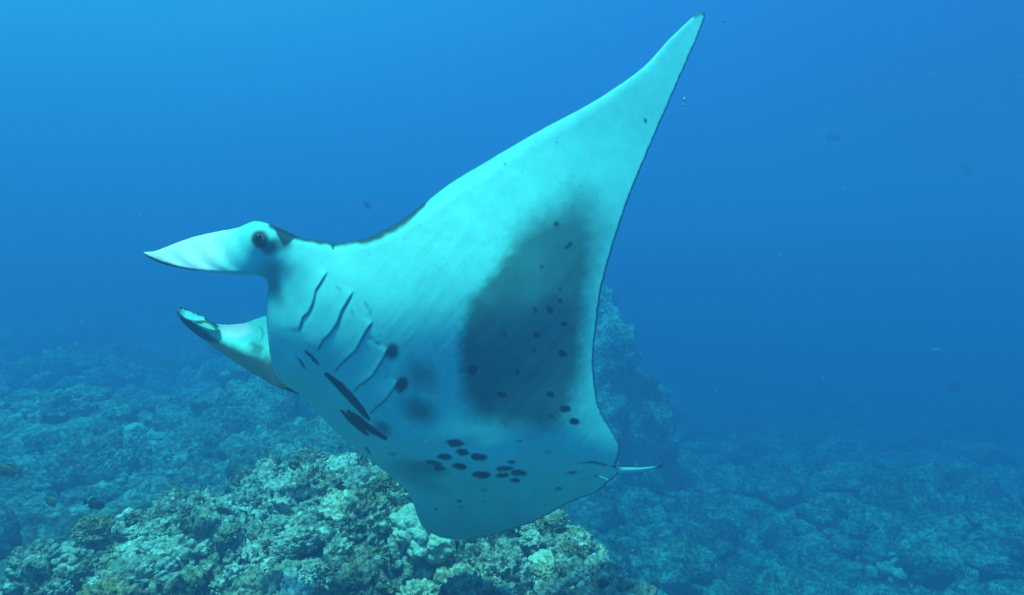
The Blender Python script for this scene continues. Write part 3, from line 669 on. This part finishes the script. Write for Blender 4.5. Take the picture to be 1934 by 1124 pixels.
# ------------------------------------------------------------------ fish
def make_fish(px, py, d, length_px, heading, pitch, c1, c2, label, deep=0.45, tail_pale=False):
    L = length_px/F*d
    r = empty('reef_fish', tuple(unproject(px, py, d))); r.rotation_euler = (0, -math.radians(pitch), math.radians(heading))
    tag(r, label, 'fish', 'small fish over the reef')
    m = plain_material('fish_skin', c1, c2, 30, 0.5, 0.3)
    mp = plain_material('fish_tail', (0.6, 0.6, 0.55), (0.7, 0.7, 0.65)) if tail_pale else m
    seg, n = 18, 14; u = np.linspace(0, 1, seg); h = deep*0.5*np.sin(math.pi*u**0.75)**0.75*(1-0.25*u)+0.02; w = h*0.42
    th = np.linspace(0, 2*math.pi, n, endpoint=False)
    V = np.stack([np.repeat((0.42-0.80*u)[:, None], n, 1), w[:, None]*np.cos(th), h[:, None]*np.sin(th)], -1).reshape(-1, 3)*L
    f = [tuple(x) for x in grid_faces(seg, n, True)]+[tuple(range(n))[::-1], tuple((seg-1)*n+k for k in range(n))]
    mesh_object('body', V, f, m, r)
    def fin(name, outline, mat, t=0.012):
        o2 = np.array(outline); k = len(o2)
        V = np.vstack([np.c_[o2[:, 0], np.full(k, s*t), o2[:, 1]] for s in (-1, 1)])*L
        f = [tuple(range(k)), tuple(range(2*k-1, k-1, -1))]+[(i, (i+1) % k, k+(i+1) % k, k+i)[::-1] for i in range(k)]
        mesh_object(name, V, f, mat, r, smooth=False)
    fin('tail_fin', [(-0.34, 0.03), (-0.46, 0.14), (-0.56, 0.17), (-0.49, 0.0), (-0.56, -0.17), (-0.46, -0.14), (-0.34, -0.03)], mp)
    a = deep*0.5
    fin('dorsal_fin', [(0.18, a*0.75), (0.05, a*1.22), (-0.15, a*1.18), (-0.30, a*0.65), (-0.26, a*0.30), (0.0, a*0.7)], m)
    fin('anal_fin', [(0.02, -a*0.75), (-0.12, -a*1.15), (-0.28, -a*0.65), (-0.26, -a*0.30)], m)
    for s in (-1, 1):
        V2, F2 = ICO[2]; mesh_object('eye', (V2*0.028+np.array([0.30, s*w[4]/1*0.75, 0.05]))*L, F2, M_EYE, r)
    return r
make_fish(14, 889, 5.6, 56, 176, 8, (0.20, 0.10, 0.03), (0.30, 0.17, 0.06), 'orange-brown fish swimming out at the left frame edge above the flat', 0.42)
make_fish(94, 945, 5.4, 40, -20, -22, (0.16, 0.13, 0.02), (0.26, 0.20, 0.04), 'olive yellow fish with a pale tail nosing down over the flat', 0.5, True)
make_fish(180, 952, 4.9, 40, 10, -16, (0.02, 0.022, 0.02), (0.05, 0.05, 0.04), 'dark brown fish hovering over the crest of the near reef', 0.5)
make_fish(207, 1071, 3.9, 34, 62, 15, (0.40, 0.34, 0.12), (0.50, 0.45, 0.22), 'small rounded yellowish fish in front of a dark reef hollow', 0.75)
make_fish(1572, 259, 17, 38, -8, -12, (0.03, 0.04, 0.06), (0.06, 0.07, 0.09), 'dark fish with a bright pale tail in open water', 0.36, True)
make_fish(694, 388, 15.0, 20, 30, -35, (0.01, 0.012, 0.015), (0.03, 0.03, 0.03), 'tiny dark fish just above the manta neck in open water', 0.55)
make_fish(1826, 322, 22.0, 34, 20, -5, (0.01, 0.012, 0.015), (0.03, 0.03, 0.03), 'faint dark fish high in the open water far off', 0.6)
make_fish(1801, 731, 18.0, 28, 170, 0, (0.01, 0.012, 0.015), (0.03, 0.03, 0.03), 'faint dark fish above the deep coral slope', 0.6)
make_fish(1771, 664, 18.0, 26, 175, 0, (0.5, 0.5, 0.45), (0.65, 0.65, 0.6), 'faint pale fish in open water above the deep slope', 0.5)

# ------------------------------------------------------------------ drifting plankton
def build_snow():
    V0, Fc = ICO[2]; Vs, Fs, n0 = [], [], 0
    known = [(1293, 188, 3.2, 8, 1.7), (1290, 198, 3.2, 6, 1.2), (1688, 156, 3.5, 6, .6), (1350, 9, 3, 6, .7), (1368, 40, 3.4, 7, 1), (1200, 3, 3, 6, .6), (745, 243, 3, 4, 1), (466, 99, 3, 4, 1), (265, 408, 3, 4, 1), (154, 608, 3, 5, .7), (721, 401, 2.6, 4, 1), (1309, 321, 3, 4, 1.2), (1593, 356, 3, 4, 1.2), (1555, 714, 3, 4, .7), (1762, 885, 3, 4, 1), (1928, 145, 4, 6, .6), (1888, 203, 4, 5, 1.4), (955, 20, 3, 5, .6), (124, 314, 3, 4, 1), (152, 329, 3, 4, 1), (804, 834, 2.7, 5, .5), (1283, 388, 3, 6, .3)]
    lst = [(x, y, d, s*0.6, r) for x, y, d, s, r in known]
    for _ in range(90):
        lst.append((RNG.uniform(-100, 2030), RNG.uniform(-50, 1150), RNG.uniform(1.6, 6.0), RNG.uniform(0.8, 1.9), RNG.uniform(.5, 1.8)))
    for x, y, d, s, r in lst:
        c = unproject(x, y, d); k = s/2/F*d
        Vs.append(V0*(1+0.3*vnoise(V0*2+x, 5))[:, None]*np.array([k, k, k*r])+c); Fs.append(Fc+n0); n0 += len(V0)
    o = mesh_object('plankton', np.vstack(Vs), np.vstack(Fs), M_SPECK); tag(o, 'pale specks of plankton drifting in the water', 'plankton', kind='stuff')
build_snow()

# ------------------------------------------------------------------ the water itself
def build_haze():
    x, y0, y1, z0, z1 = 190, -60, 190, -44, 3.2
    V = [(sx, yy, zz) for zz in (z0, z1) for yy in (y0, y1) for sx in (-x, x)]
    Fc = [(0, 2, 3, 1), (4, 5, 7, 6), (0, 1, 5, 4), (2, 6, 7, 3), (0, 4, 6, 2), (1, 3, 7, 5)]
    m = bpy.data.materials.new('water_haze'); m.use_nodes = True; n = m.node_tree; n.nodes.clear()
    out = n.nodes.new('ShaderNodeOutputMaterial'); pv = n.nodes.new('ShaderNodeVolumePrincipled')
    D = 0.40
    st = (0.24, 0.096, 0.082); ss = (0.0165, 0.0298, 0.0592)      # extinction and scattering per metre, r g b
    col = [s/D for s in ss]; ab = [(1-min(1, (t-s)/D/(1-s/D)))**2 for t, s in zip(st, ss)]
    pv.inputs['Density'].default_value = D; pv.inputs['Color'].default_value = (*col, 1); pv.inputs['Absorption Color'].default_value = (*ab, 1)
    pv.inputs['Anisotropy'].default_value = 0.2
    n.links.new(pv.outputs['Volume'], out.inputs['Volume'])
    o = mesh_object('haze', V, Fc, m, smooth=False); tag(o, kind='stuff')
build_haze()
